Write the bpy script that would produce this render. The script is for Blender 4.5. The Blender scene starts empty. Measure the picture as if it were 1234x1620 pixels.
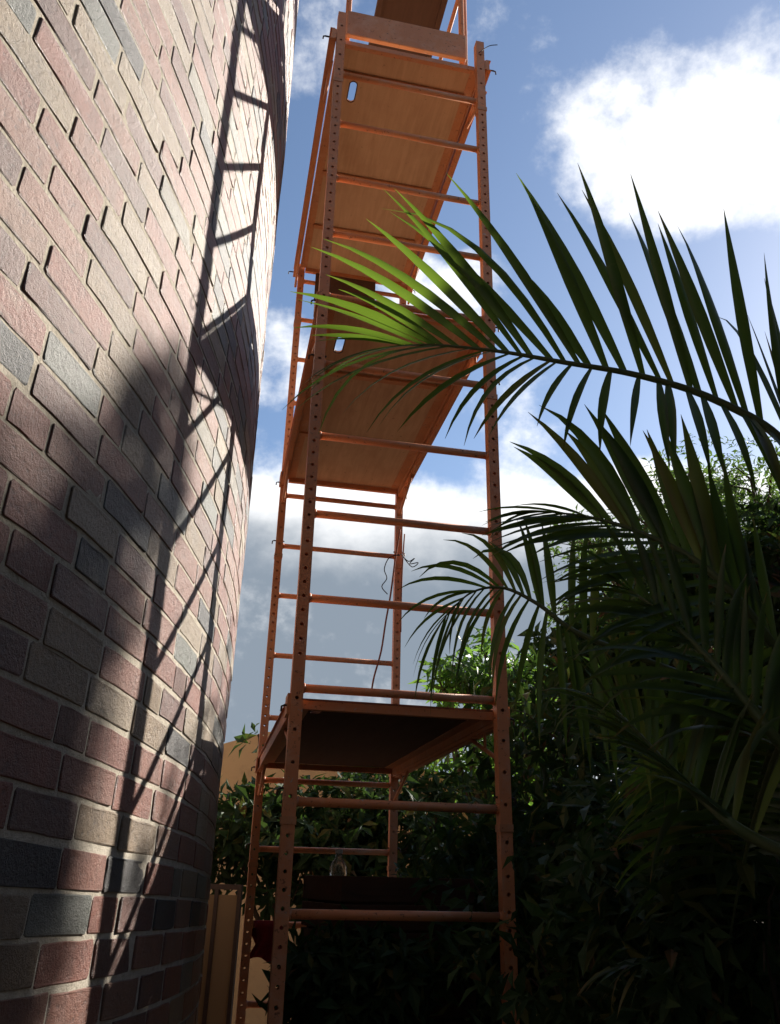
import bpy, bmesh, math, random
from mathutils import Vector, Matrix, noise as mnoise
R_ = math.radians
scene = bpy.context.scene
C = scene.collection

# ------------------------------------------------------------------ camera
PITCH, ROLL, FPX = R_(23.964), R_(1.342), 1302.3
EYE = Vector((0, 0, 1.6))
_f = Vector((0, math.cos(PITCH), math.sin(PITCH)))
_u0 = Vector((0, -math.sin(PITCH), math.cos(PITCH)))
_x = Vector((1, 0, 0)) * math.cos(ROLL) + _u0 * math.sin(ROLL)
_u = Vector((-1, 0, 0)) * math.sin(ROLL) + _u0 * math.cos(ROLL)
cd = bpy.data.cameras.new('camera'); cam = bpy.data.objects.new('camera', cd); C.objects.link(cam)
cd.sensor_fit = 'VERTICAL'; cd.sensor_height = 36; cd.lens = 36 * FPX / 1620
cd.clip_start = 0.05; cd.clip_end = 2000
m3 = Matrix((_x, _u, -_f)).transposed()
cam.matrix_world = Matrix.Translation(EYE) @ m3.to_4x4()
scene.camera = cam

def ray(px, py):
    return _f + _x * ((px - 617) / FPX) - _u * ((py - 810) / FPX)
def at(px, py, D):
    d = ray(px, py); return EYE + d * (D / d.y)
def atz(px, py, z):
    d = ray(px, py); return EYE + d * ((z - EYE.z) / d.z)
def proj(p):
    v = Vector(p) - EYE; z = v.dot(_f)
    if z < 0.02: return None
    return 617 + FPX * v.dot(_x) / z, 810 - FPX * v.dot(_u) / z, z

# ------------------------------------------------------------------ sun and sky
SUN_AZ, SUN_EL = R_(44.2), R_(30.5)
SUN = Vector((math.cos(SUN_EL) * math.cos(SUN_AZ), math.cos(SUN_EL) * math.sin(SUN_AZ), math.sin(SUN_EL)))
sl = bpy.data.lights.new('sun', 'SUN'); so = bpy.data.objects.new('sun', sl); C.objects.link(so)
sl.energy = 5.0; sl.angle = R_(0.53); sl.color = (1, 0.93, 0.83)
so.rotation_euler = SUN.to_track_quat('Z', 'Y').to_euler(); so.location = SUN * 40
scene.view_settings.view_transform = 'Standard'; scene.view_settings.look = 'None'
scene.view_settings.exposure = 1.12; scene.view_settings.gamma = 1.0
scene.view_settings.use_curve_mapping = False

scene.cycles.max_bounces = 6; scene.cycles.diffuse_bounces = 3; scene.cycles.transmission_bounces = 4; scene.cycles.glossy_bounces = 2
world = bpy.data.worlds.new('World'); scene.world = world; world.use_nodes = True
wt = world.node_tree; wt.nodes.clear()
def WN(t, **k):
    n = wt.nodes.new(t)
    for a, b in k.items(): setattr(n, a, b)
    return n
def wl(a, b): wt.links.new(a, b)
def wmath(op, a, b=None, c=None, clamp=False):
    n = WN('ShaderNodeMath', operation=op); n.use_clamp = clamp
    for i, v in enumerate((a, b, c)):
        if v is None: continue
        if isinstance(v, (int, float)): n.inputs[i].default_value = v
        else: wl(v, n.inputs[i])
    return n.outputs[0]
def wramp(fac, lo, hi, smooth=True):
    n = WN('ShaderNodeMapRange'); n.interpolation_type = 'SMOOTHSTEP' if smooth else 'LINEAR'
    wl(fac, n.inputs[0]); n.inputs[1].default_value = lo; n.inputs[2].default_value = hi
    return n.outputs[0]
sky = WN('ShaderNodeTexSky', sky_type='NISHITA'); sky.sun_disc = False
sky.sun_elevation = SUN_EL; sky.sun_rotation = R_(90) - SUN_AZ
sky.altitude = 30; sky.air_density = 1.0; sky.dust_density = .4; sky.ozone_density = 2.0
bgs = WN('ShaderNodeBackground'); wl(sky.outputs[0], bgs.inputs[0]); bgs.inputs[1].default_value = 0.072
tc = WN('ShaderNodeTexCoord'); dirv = tc.outputs['Generated']
sep = WN('ShaderNodeSeparateXYZ'); wl(dirv, sep.inputs[0]); dz = sep.outputs[2]
def wnoise(scale, detail, rough, off=(0, 0, 0), zs=1.6, dist=0.0):
    mp = WN('ShaderNodeMapping'); wl(dirv, mp.inputs[0]); mp.inputs[1].default_value = off; mp.inputs[3].default_value = (1, 1, zs)
    n = WN('ShaderNodeTexNoise'); wl(mp.outputs[0], n.inputs['Vector'])
    n.inputs['Scale'].default_value = scale; n.inputs['Detail'].default_value = detail
    n.inputs['Roughness'].default_value = rough; n.inputs['Distortion'].default_value = dist
    return n.outputs[0]
n1 = wnoise(4.2, 9, 0.58, (3.1, 0.4, 7.2), 1.5, 0.15)
n2 = wnoise(11, 8, 0.6, (1.7, 5.2, 0.3), 1.2)
n4 = wnoise(30, 7, 0.62, (4.4, 2.2, 6.1), 1.2)
n3 = wnoise(2.4, 4, 0.5, (8.2, 1.1, 4.4))
# cumulus standing at given bearings of the sky
def blob(px, py, rad_deg, w):
    c = ray(px, py).normalized()
    n = WN('ShaderNodeVectorMath', operation='DOT_PRODUCT'); wl(dirv, n.inputs[0]); n.inputs[1].default_value = c
    v = wramp(n.outputs['Value'], math.cos(R_(rad_deg)), 1.0)
    return wmath('MULTIPLY', v, w)
acc = None
for b in [(1180, 270, 13, .23), (1040, 225, 7, .08), (1234, 150, 6, .04), (1234, 20, 9, -.05), (850, 210, 4.5, .05), (770, 170, 5, -.07),
          (440, 560, 4.5, .22), (490, 60, 6, .12), (850, 640, 5, .12), (560, 600, 5, .10),
          (760, 455, 3.5, .16), (640, 460, 4, .14), (1000, 520, 8, -.18), (1190, 520, 8, -.24), (860, 430, 6, -.10), (900, 660, 6, -.07), (1100, 620, 6, -.03), (780, 280, 5, -.06)]:
    o = blob(*b); acc = o if acc is None else wmath('ADD', acc, o)
# the bank of cumulus that stands round the horizon
zz = wmath('ADD', dz, wmath('MULTIPLY', wmath('SUBTRACT', n3, 0.5), 0.16))
bank = wmath('SUBTRACT', 1.0, wramp(zz, 0.37, 0.49))
bank = wmath('MULTIPLY', bank, 0.40)
den = wmath('ADD', wmath('ADD', wmath('MULTIPLY', n1, 0.44), wmath('MULTIPLY', n2, 0.38)), wmath('MULTIPLY', n4, 0.18))
den = wmath('ADD', wmath('ADD', den, acc), bank)
mask = wramp(den, 0.565, 0.80)
core = wramp(den, 0.68, 0.92)
# thick low cloud shows its grey base, thin and high cloud is white
low = wmath('SUBTRACT', 1.0, wramp(wmath('ADD', dz, wmath('MULTIPLY', wmath('SUBTRACT', n1, 0.5), 0.22)), 0.335, 0.455))
grey = wmath('MULTIPLY', core, low, clamp=True)
cmix = WN('ShaderNodeMix', data_type='RGBA'); wl(grey, cmix.inputs['Factor'])
cmix.inputs['A'].default_value = (1.0, 1.0, 1.0, 1); cmix.inputs['B'].default_value = (0.215, 0.26, 0.315, 1)
bgc = WN('ShaderNodeBackground'); wl(cmix.outputs['Result'], bgc.inputs[0]); bgc.inputs[1].default_value = 0.62
mx = WN('ShaderNodeMixShader'); wl(mask, mx.inputs[0]); wl(bgs.outputs[0], mx.inputs[1]); wl(bgc.outputs[0], mx.inputs[2])
wo = WN('ShaderNodeOutputWorld'); wl(mx.outputs[0], wo.inputs[0])

# ------------------------------------------------------------------ materials
MATS = {}
class NT:
    def __init__(s, name):
        s.m = bpy.data.materials.new(name); s.m.use_nodes = True; s.t = s.m.node_tree
        s.b = s.t.nodes['Principled BSDF']; s.out = s.t.nodes['Material Output']; MATS[name] = s.m
    def n(s, t, **k):
        o = s.t.nodes.new(t)
        for a, b in k.items(): setattr(o, a, b)
        return o
    def l(s, a, b): s.t.links.new(a, b)
    def coord(s, which='Object', scale=None, off=None):
        c = s.n('ShaderNodeTexCoord').outputs[which]
        if scale is None and off is None: return c
        mp = s.n('ShaderNodeMapping'); s.l(c, mp.inputs[0])
        if scale: mp.inputs[3].default_value = scale
        return mp.outputs[0]
    def noise(s, vec, scale, detail=4, rough=.55, dist=0):
        o = s.n('ShaderNodeTexNoise'); s.l(vec, o.inputs['Vector'])
        o.inputs['Scale'].default_value = scale; o.inputs['Detail'].default_value = detail
        o.inputs['Roughness'].default_value = rough; o.inputs['Distortion'].default_value = dist
        return o.outputs[0]
    def ramp(s, fac, stops, interp='LINEAR'):
        o = s.n('ShaderNodeValToRGB'); s.l(fac, o.inputs[0]); cr = o.color_ramp; cr.interpolation = interp
        while len(cr.elements) < len(stops): cr.elements.new(0.5)
        for e, (p, c) in zip(cr.elements, stops): e.position = p; e.color = (*c, 1) if len(c) == 3 else c
        return o.outputs[0]
    def mix(s, fac, a, b, mode='MIX'):
        o = s.n('ShaderNodeMix', data_type='RGBA', blend_type=mode)
        for i, v in (('Factor', fac), ('A', a), ('B', b)):
            if isinstance(v, (int, float)): o.inputs[i].default_value = v
            elif isinstance(v, tuple): o.inputs[i].default_value = (*v, 1)
            else: s.l(v, o.inputs[i])
        return o.outputs['Result']
    def bump(s, h, strength, dist):
        o = s.n('ShaderNodeBump'); s.l(h, o.inputs['Height']); o.inputs['Strength'].default_value = strength
        o.inputs['Distance'].default_value = dist; s.l(o.outputs[0], s.b.inputs['Normal']); return o.outputs[0]
    def col(s, c):
        if isinstance(c, tuple): s.b.inputs['Base Color'].default_value = (*c, 1)
        else: s.l(c, s.b.inputs['Base Color'])
    def set(s, rough=None, metal=None, spec=None):
        if rough is not None: s.b.inputs['Roughness'].default_value = rough
        if metal is not None: s.b.inputs['Metallic'].default_value = metal
        if spec is not None: s.b.inputs['Specular IOR Level'].default_value = spec

def brick_mat(name, use_object):
    s = NT(name)
    if use_object:
        rnd = s.n('ShaderNodeObjectInfo').outputs['Random']
    else:
        a = s.n('ShaderNodeAttribute'); a.attribute_name = 'rnd'; rnd = a.outputs['Fac']
    base = s.ramp(rnd, [(0, (.225, .062, .034)), (.14, (.250, .100, .060)), (.24, (.135, .045, .030)), (.33, (.245, .165, .092)), (.42, (.245, .085, .050)),
                        (.51, (.290, .215, .135)), (.58, (.235, .066, .036)), (.68, (.135, .145, .125)), (.74, (.250, .125, .080)), (.82, (.130, .052, .036)), (.88, (.180, .155, .110)), (.92, (.022, .024, .026))], 'CONSTANT')
    v = s.coord('Object') if use_object else s.n('ShaderNodeNewGeometry').outputs['Position']
    if use_object:
        sc = s.n('ShaderNodeVectorMath', operation='MULTIPLY'); s.l(v, sc.inputs[0]); sc.inputs[1].default_value = (.24, 1, .072); v = sc.outputs[0]
    va = s.n('ShaderNodeVectorMath', operation='ADD'); s.l(v, va.inputs[0])
    mu = s.n('ShaderNodeVectorMath', operation='SCALE'); mu.inputs[0].default_value = (17, 5, 9); s.l(rnd, mu.inputs['Scale']); s.l(mu.outputs[0], va.inputs[1])
    v = va.outputs[0]
    big = s.noise(v, 11, 5, .6); fine = s.noise(v, 330, 4, .75); mid = s.noise(v, 70, 5, .7)
    c = s.mix(s.ramp(big, [(.35, (0, 0, 0)), (.72, (1, 1, 1))]), base, s.mix(.34, base, (.045, .03, .025)))
    c = s.mix(s.ramp(fine, [(.56, (0, 0, 0)), (.74, (.5, .5, .5))]), c, (.38, .32, .25))
    c = s.mix(s.ramp(fine, [(.28, (.8, .8, .8)), (.43, (0, 0, 0))]), c, s.mix(.7, c, (.03, .025, .023)))
    c = s.mix(s.ramp(mid, [(.30, (.8, .8, .8)), (.46, (0, 0, 0))]), c, s.mix(.65, c, (.035, .03, .028)))
    gp = s.n('ShaderNodeNewGeometry').outputs['Position']
    c = s.mix(s.ramp(s.noise(gp, 7, 6, .72, .4), [(.60, (0, 0, 0)), (.72, (.4, .4, .4))]), c, (.33, .285, .225))
    mp = s.n('ShaderNodeMapping'); s.l(gp, mp.inputs[0]); mp.inputs[3].default_value = (6, 6, .7)
    c = s.mix(s.ramp(s.noise(mp.outputs[0], 2.2, 5, .6), [(.52, (0, 0, 0)), (.75, (.55, .55, .55))]), c, s.mix(.6, c, (.05, .04, .035)))
    s.col(c); s.set(.43, 0, .8)
    h = s.n('ShaderNodeMath', operation='ADD'); s.l(fine, h.inputs[0])
    m2 = s.n('ShaderNodeMath', operation='MULTIPLY'); s.l(mid, m2.inputs[0]); m2.inputs[1].default_value = 2.0; s.l(m2.outputs[0], h.inputs[1])
    s.bump(h.outputs[0], 1.0, .0045)
brick_mat('brick', True); brick_mat('brick_joined', False)

s = NT('mortar'); v = s.n('ShaderNodeNewGeometry').outputs['Position']
c = s.ramp(s.noise(v, 30, 6, .7), [(.3, (.34, .30, .24)), (.7, (.54, .49, .41))]); s.col(c); s.set(.95, 0, .2)
s.bump(s.noise(v, 110, 6, .7), 1.0, .006)

def paint_mat(name, a, b, rust=.5):
    s = NT(name); v = s.n('ShaderNodeNewGeometry').outputs['Position']
    n = s.noise(v, 5, 6, .65); k = s.noise(v, 60, 6, .72)
    c = s.mix(s.ramp(n, [(.3, (0, 0, 0)), (.7, (1, 1, 1))]), a, b)
    c = s.mix(s.ramp(s.noise(v, 13, 6, .7), [(.50, (0, 0, 0)), (.68, (.7, .7, .7))]), c, (.58, .33, .215))
    c = s.mix(s.ramp(k, [(.60, (0, 0, 0)), (.66, (rust, rust, rust))]), c, (.13, .055, .03))
    chip = s.ramp(s.noise(v, 34, 7, .78, .5), [(.635, (0, 0, 0)), (.66, (.85, .85, .85))]); c = s.mix(chip, c, (.115, .06, .04))
    spl = s.ramp(s.noise(v, 48, 5, .6, 1.2), [(.665, (0, 0, 0)), (.69, (.8, .8, .8))]); c = s.mix(spl, c, (.44, .40, .35))
    s.col(c); s.set(.52, 0, .4); s.bump(k, .3, .002)
paint_mat('orange_paint', (.68, .275, .118), (.57, .218, .10), .8)
paint_mat('orange_paint_worn', (.59, .265, .12), (.48, .205, .10), .9)

s = NT('plywood'); v = s.coord('Object', (14, 1.2, 30)); v2 = s.coord('Object')
g = s.noise(v, 3, 6, .6, .6)
c = s.mix(s.ramp(g, [(.35, (0, 0, 0)), (.65, (1, 1, 1))]), (.62, .415, .265), (.50, .32, .195))
c = s.mix(s.ramp(s.noise(v2, 4, 5, .6), [(.45, (0, 0, 0)), (.75, (.55, .55, .55))]), c, (.40, .225, .135))
c = s.mix(s.ramp(s.noise(v2, 1.6, 3, .5), [(.4, (0, 0, 0)), (.7, (.5, .5, .5))]), c, (.60, .39, .25))
c = s.mix(s.ramp(s.noise(v2, 38, 4, .6), [(.66, (0, 0, 0)), (.74, (.6, .6, .6))]), c, (.12, .07, .045))
s.col(c); s.set(.75, 0, .25); s.bump(g, .2, .001)

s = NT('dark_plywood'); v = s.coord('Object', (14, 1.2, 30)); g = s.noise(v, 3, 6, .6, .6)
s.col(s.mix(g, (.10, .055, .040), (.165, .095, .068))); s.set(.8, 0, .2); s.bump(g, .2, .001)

s = NT('old_wood'); v = s.coord('Object', (2, 18, 18)); g = s.noise(v, 3, 6, .6, .8)
s.col(s.mix(g, (.11, .052, .03), (.05, .025, .017))); s.set(.8, 0, .2); s.bump(g, .3, .002)

s = NT('dark_steel'); v = s.coord('Object'); s.col(s.mix(s.noise(v, 20, 4), (.035, .033, .032), (.09, .06, .045))); s.set(.55, .6)
s = NT('galvanised_wire'); s.col((.06, .055, .05)); s.set(.5, .7)
s = NT('rope'); s.col((.30, .10, .06)); s.set(.9)
s = NT('red_cloth'); v = s.coord('Object'); s.col(s.mix(s.noise(v, 12, 4), (.28, .03, .03), (.16, .02, .022))); s.set(.9, 0, .1)
s = NT('plastic_bottle'); s.col((.75, .80, .82)); s.set(.12); s.b.inputs['Transmission Weight'].default_value = .85; s.b.inputs['IOR'].default_value = 1.25
s = NT('bottle_cap'); s.col((.55, .6, .65)); s.set(.4)

def stucco(name, a, b):
    s = NT(name); v = s.n('ShaderNodeNewGeometry').outputs['Position']
    c = s.mix(s.noise(v, 1.3, 6, .6), a, b); k = s.noise(v, 70, 6, .7)
    c = s.mix(s.ramp(s.noise(v, 4, 6, .7), [(.55, (0, 0, 0)), (.8, (.5, .5, .5))]), c, (.30, .22, .13))
    s.col(c); s.set(.95, 0, .15); s.bump(k, .5, .006)
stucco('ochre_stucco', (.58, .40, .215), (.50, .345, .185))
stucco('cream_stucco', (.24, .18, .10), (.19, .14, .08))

def leaf_mat(name, c1, c2, tr, trans, rough=.42, vscale=3.0):
    s = NT(name); v = s.n('ShaderNodeNewGeometry').outputs['Position']
    n = s.noise(v, vscale, 4, .6); c = s.mix(s.ramp(n, [(.3, (0, 0, 0)), (.7, (1, 1, 1))]), c1, c2)
    a = s.n('ShaderNodeAttribute'); a.attribute_name = 'rnd'; rv = a.outputs['Fac']
    c = s.mix(s.ramp(rv, [(0, (.6, .6, .6)), (.45, (0, 0, 0))]), c, s.mix(.6, c, (.012, .02, .01)))
    c = s.mix(s.ramp(rv, [(.88, (0, 0, 0)), (.97, (.75, .75, .75))]), c, (.17, .15, .04))
    c = s.mix(s.ramp(rv, [(.975, (0, 0, 0)), (.985, (.9, .9, .9))]), c, (.13, .075, .035))
    if name.startswith('palm'):
        t = s.n('ShaderNodeAttribute'); t.attribute_name = 'tip'
        ad = s.n('ShaderNodeMath', operation='ADD'); s.l(t.outputs['Fac'], ad.inputs[0])
        mm = s.n('ShaderNodeMath', operation='MULTIPLY_ADD'); s.l(s.noise(v, 7, 4, .6), mm.inputs[0]); mm.inputs[1].default_value = .5; mm.inputs[2].default_value = -.25; s.l(mm.outputs[0], ad.inputs[1])
        brown = s.ramp(ad.outputs[0], [(.90, (0, 0, 0)), (.97, (.9, .9, .9))])
        c = s.mix(brown, c, (.17, .10, .045))
        c = s.mix(s.ramp(s.noise(v, 60, 4, .7), [(.60, (0, 0, 0)), (.72, (.5, .5, .5))]), c, (.12, .115, .06))
    s.col(c); s.set(rough, 0, .4)
    t = s.n('ShaderNodeBsdfTranslucent'); s.l(s.mix(.75, c, tr), t.inputs[0])
    m = s.n('ShaderNodeMixShader'); m.inputs[0].default_value = trans
    s.l(s.b.outputs[0], m.inputs[1]); s.l(t.outputs[0], m.inputs[2]); s.l(m.outputs[0], s.out.inputs[0])
def add_attr(o, name, vals):
    a = o.data.attributes.new(name, 'FLOAT', 'POINT'); a.data.foreach_set('value', vals)
leaf_mat('palm_leaf', (.022, .052, .024), (.042, .080, .028), (.25, .42, .035), .27, .42, 2.0)
leaf_mat('palm_leaf_old', (.075, .080, .035), (.12, .105, .05), (.22, .25, .06), .22, .6)
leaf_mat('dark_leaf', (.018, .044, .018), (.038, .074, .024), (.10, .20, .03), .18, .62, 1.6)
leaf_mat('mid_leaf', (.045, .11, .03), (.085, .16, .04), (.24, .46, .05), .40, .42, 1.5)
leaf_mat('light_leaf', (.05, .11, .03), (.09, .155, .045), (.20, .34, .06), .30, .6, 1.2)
MATS['dark_leaf'].node_tree.nodes['Principled BSDF'].inputs['Specular IOR Level'].default_value = .2
s = NT('palm_stem'); v = s.coord('Object'); s.col(s.mix(s.noise(v, 9, 4), (.06, .11, .03), (.11, .13, .05))); s.set(.5)
s = NT('bark'); v = s.n('ShaderNodeNewGeometry').outputs['Position']; g = s.noise(v, 14, 6, .7)
s.col(s.mix(g, (.14, .105, .075), (.06, .045, .033))); s.set(.9, 0, .2); s.bump(g, .6, .02)
s = NT('palm_bark'); v = s.n('ShaderNodeNewGeometry').outputs['Position']; g = s.noise(v, 8, 6, .7)
s.col(s.mix(g, (.19, .16, .125), (.09, .075, .055))); s.set(.9, 0, .2); s.bump(g, .5, .015)
s = NT('soil'); v = s.n('ShaderNodeNewGeometry').outputs['Position']; g = s.noise(v, 2.5, 8, .65)
s.col(s.mix(g, (.045, .032, .022), (.085, .062, .043))); s.set(.95, 0, .15); s.bump(s.noise(v, 30, 6, .7), .8, .03)

# ------------------------------------------------------------------ mesh helpers
class MB:
    def __init__(s): s.v = []; s.f = []
    def add(s, v, f):
        o = len(s.v); s.v += [tuple(p) for p in v]; s.f += [tuple(i + o for i in q) for q in f]; return s
    def box(s, x0, x1, y0, y1, z0, z1, M=None, bev=0):
        if bev:
            bm = bmesh.new(); bmesh.ops.create_cube(bm, size=1)
            for q in bm.verts: q.co = Vector((x0 + (q.co.x + .5) * (x1 - x0), y0 + (q.co.y + .5) * (y1 - y0), z0 + (q.co.z + .5) * (z1 - z0)))
            bmesh.ops.bevel(bm, geom=list(bm.edges), offset=bev, segments=1, affect='EDGES')
            bm.verts.index_update()
            v = [q.co.copy() for q in bm.verts]; f = [[q.index for q in p.verts] for p in bm.faces]; bm.free()
        else:
            v = [Vector((x, y, z)) for z in (z0, z1) for y in (y0, y1) for x in (x0, x1)]
            f = [(0, 2, 3, 1), (4, 5, 7, 6), (0, 1, 5, 4), (2, 6, 7, 3), (0, 4, 6, 2), (1, 3, 7, 5)]
        if M: v = [M @ p for p in v]
        return s.add(v, f)
    def tube(s, pts, rad, n=8, caps=True):
        pts = [Vector(p) for p in pts]; m = len(pts)
        rads = rad if isinstance(rad, (list, tuple)) else [rad] * m
        t0 = (pts[1] - pts[0]).normalized(); a = t0.orthogonal().normalized(); vv = []
        for i, p in enumerate(pts):
            t = (pts[min(i + 1, m - 1)] - pts[max(i - 1, 0)]).normalized()
            a = (a - t * a.dot(t)).normalized(); b = t.cross(a)
            vv += [p + (a * math.cos(2 * math.pi * k / n) + b * math.sin(2 * math.pi * k / n)) * rads[i] for k in range(n)]
        ff = [(i * n + k, i * n + (k + 1) % n, (i + 1) * n + (k + 1) % n, (i + 1) * n + k) for i in range(m - 1) for k in range(n)]
        if caps: ff += [tuple(range(n - 1, -1, -1)), tuple((m - 1) * n + k for k in range(n))]
        return s.add(vv, ff)
    def bar(s, a, b, w, h, up=(0, 0, 1)):
        a = Vector(a); b = Vector(b); t = (b - a).normalized(); x = t.cross(Vector(up)).normalized(); u = x.cross(t)
        v = [p + x * (i * w / 2) + u * (j * h / 2) for p in (a, b) for i, j in ((-1, -1), (1, -1), (1, 1), (-1, 1))]
        return s.add(v, [(0, 1, 2, 3), (7, 6, 5, 4), (0, 4, 5, 1), (1, 5, 6, 2), (2, 6, 7, 3), (3, 7, 4, 0)])
    def lathe(s, prof, n=20, o=(0, 0, 0)):
        o = Vector(o); m = len(prof)
        v = [o + Vector((r * math.cos(2 * math.pi * k / n), r * math.sin(2 * math.pi * k / n), z)) for r, z in prof for k in range(n)]
        f = [(i * n + k, i * n + (k + 1) % n, (i + 1) * n + (k + 1) % n, (i + 1) * n + k) for i in range(m - 1) for k in range(n)]
        return s.add(v, f)
    def mesh(s, name, mat, smooth=False):
        me = bpy.data.meshes.new(name); me.from_pydata(s.v, [], s.f); me.materials.append(MATS[mat])
        if smooth: me.shade_smooth()
        me.update(); return me
    def build(s, name, mat, parent=None, smooth=False, loc=None):
        return link(name, s.mesh(name, mat, smooth), parent, loc)
def link(name, me, parent=None, loc=None, rot=None):
    o = bpy.data.objects.new(name, me); C.objects.link(o)
    if parent: o.parent = parent
    if loc is not None: o.location = loc
    if rot is not None: o.rotation_euler = rot
    return o
def empty(name, loc, rz=0):
    o = bpy.data.objects.new(name, None); C.objects.link(o); o.location = loc; o.rotation_euler = (0, 0, rz); o.empty_display_size = .1
    return o
def tag(o, label=None, cat=None, group=None, kind=None):
    if label: o['label'] = label
    if cat: o['category'] = cat
    if group: o['group'] = group
    if kind: o['kind'] = kind
    return o

# ------------------------------------------------------------------ ground
mb = MB(); N = 40
gv = []
for j in range(N + 1):
    for i in range(N + 1):
        x = (i / N * 2 - 1); y = (j / N * 2 - 1); x = math.copysign(abs(x) ** 3, x) * 400; y = math.copysign(abs(y) ** 3, y) * 400 + 3
        z = -0.07 + .02 * mnoise.noise(Vector((x * .7, y * .7, 0))) if abs(x) < 25 and abs(y) < 25 else -.07
        gv.append((x, y, z))
mb.add(gv, [(j * (N + 1) + i, j * (N + 1) + i + 1, (j + 1) * (N + 1) + i + 1, (j + 1) * (N + 1) + i) for j in range(N) for i in range(N)])
tag(mb.build('ground', 'soil', smooth=True), kind='structure')

# ------------------------------------------------------------------ round brick tower
TCX, TCY, TR, COURSE = -6.722, 2.472, 6.148, 0.08364
TOWER_H = 9.2
rng = random.Random(5)
tower = empty('brick_tower', (TCX, TCY, -.07))
tag(tower, 'round tower of mixed red, tan, grey and charcoal bricks rising along the left side', 'tower')
def wobble(s, z):   # the wall is slightly out of true
    return .010 * mnoise.noise(Vector((s * .9, z * .8, 3))) + .004 * mnoise.noise(Vector((s * 3, z * 3, 9)))
def wpos(s, z, off=0):
    a = s / TR; r = TR + off + wobble(s, z)
    return Vector((r * math.cos(a), r * math.sin(a), z))
mb = MB(); NA, NZ = 520, 180
half = math.pi * TR
for j in range(NZ + 1):
    for i in range(NA):
        mb.v.append(tuple(wpos((i / NA * 2 - 1) * half, j / NZ * TOWER_H, -.0024)))
mb.f += [(j * NA + i, j * NA + (i + 1) % NA, (j + 1) * NA + (i + 1) % NA, (j + 1) * NA + i) for j in range(NZ) for i in range(NA)]
core_o = mb.build('mortar_wall', 'mortar', tower, True)
mb = MB(); top = [(TR * .99 * math.cos(2 * math.pi * k / 80), TR * .99 * math.sin(2 * math.pi * k / 80), TOWER_H - .02) for k in range(80)]
mb.add(top, [tuple(range(80))]); mb.build('roof_slab', 'mortar', tower)
def brick_mesh(seed):      # unit brick: x, z in -.5 .. .5, y = outwards in metres; ragged outline with a small chamfer
    r = random.Random(seed); L, H = .245, .0715; ol = []
    cut = [r.uniform(.002, .007) for _ in range(4)]
    for (x0, z0, x1, z1, m) in ((cut[0], 0, L - cut[1], 0, 4), (L, cut[1], L, H - cut[2], 2), (L - cut[2], H, cut[3], H, 4), (0, H - cut[3], 0, cut[0], 2)):
        for k in range(m):
            t = (k + (r.uniform(-.25, .25) if 0 < k < m - 1 else 0)) / (m - 1); ol.append((x0 + (x1 - x0) * t + r.uniform(-.0014, .0014), z0 + (z1 - z0) * t + r.uniform(-.0019, .0016)))
    n = len(ol); tilt = r.uniform(-.0012, .0012); tz = r.uniform(-.0008, .0008); sag = lambda x: -((x - L / 2) ** 2) / (2 * TR)
    v = [(x / L - .5, -.022, z / H - .5) for x, z in ol]
    v += [(x / L - .5, -.0010 + tilt * (x / L - .5) + sag(x), z / H - .5) for x, z in ol]
    for x, z in ol:
        b = r.uniform(.0012, .0032); xx = x + (b if x < L / 2 else -b); zz = z + (b if z < H / 2 else -b)
        v.append((xx / L - .5, .0008 + tilt * (x / L - .5) + tz * (z / H - .5) + sag(x) + r.uniform(-.0004, .0004), zz / H - .5))
    f = [(k, (k + 1) % n, n + (k + 1) % n, n + k) for k in range(n)] + [(n + k, n + (k + 1) % n, 2 * n + (k + 1) % n, 2 * n + k) for k in range(n)]
    f.append(tuple(2 * n + k for k in range(n)))
    return [Vector(p) for p in v], [tuple(reversed(q)) for q in f]
BV = [brick_mesh(100 + k) for k in range(14)]
bricks = []
for k in range(int(TOWER_H / COURSE) + 10):
    z0 = (k - 4.5) * COURSE + .02
    s0 = -5.2 + (0.127 if k % 2 else 0) + rng.uniform(-.035, .035)
    while s0 < 6.0:
        L = rng.uniform(.215, .262) if rng.random() > .12 else rng.uniform(.10, .15)
        sc = s0 + L / 2; z = z0 - .035 * (sc - 0) + rng.uniform(-.002, .002) + .006 * mnoise.noise(Vector((sc * 1.2, k * .7, 0)))
        if .02 < z < TOWER_H - .05: bricks.append((sc, z, L, COURSE - rng.uniform(.0095, .0135), rng.randrange(14), rng.uniform(-.006, .006), rng.uniform(-.0008, .0004)))
        s0 += L + rng.uniform(.008, .013)
def bmatrix(b):
    sc, z, L, H, k, rot, off = b
    a = sc / TR; M = Matrix.Translation(wpos(sc, z, off)) @ Matrix.Rotation(a - math.pi / 2, 4, 'Z') @ Matrix.Rotation(rot - .035, 4, 'Y') @ Matrix.Diagonal((L, 1, H, 1))
    return M
scored = []
TM = Matrix.Translation(tower.location)
for idx, b in enumerate(bricks):
    sc, z, L, H = b[:4]; a = sc / TR
    p = TM @ wpos(sc, z); nrm = Vector((math.cos(a), math.sin(a), 0)); vdir = EYE - p
    area = 0
    if vdir.dot(nrm) > 0:
        q = proj(p)
        if q and -60 < q[0] < 500 and -60 < q[1] < 1660: area = L * H * vdir.normalized().dot(nrm) / vdir.length_squared
    scored.append((area, idx))
scored.sort(reverse=True); near = {i for a, i in scored[:300] if a > 0}
bmeshes = []
for k, (v, f) in enumerate(BV):
    m_ = MB(); m_.add(v, f); me = m_.mesh('brick', 'brick'); bmeshes.append(me)
joined = MB(); rv = []
for i, b in enumerate(bricks):
    M = bmatrix(b)
    if i in near:
        o = link('brick', bmeshes[b[4]], tower); o.matrix_local = M
    else:
        v, f = BV[b[4]]; joined.add([M @ p for p in v], f); rv += [rng.random()] * len(v)
jb = joined.build('brickwork', 'brick_joined', tower); tag(jb, kind='stuff')
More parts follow.
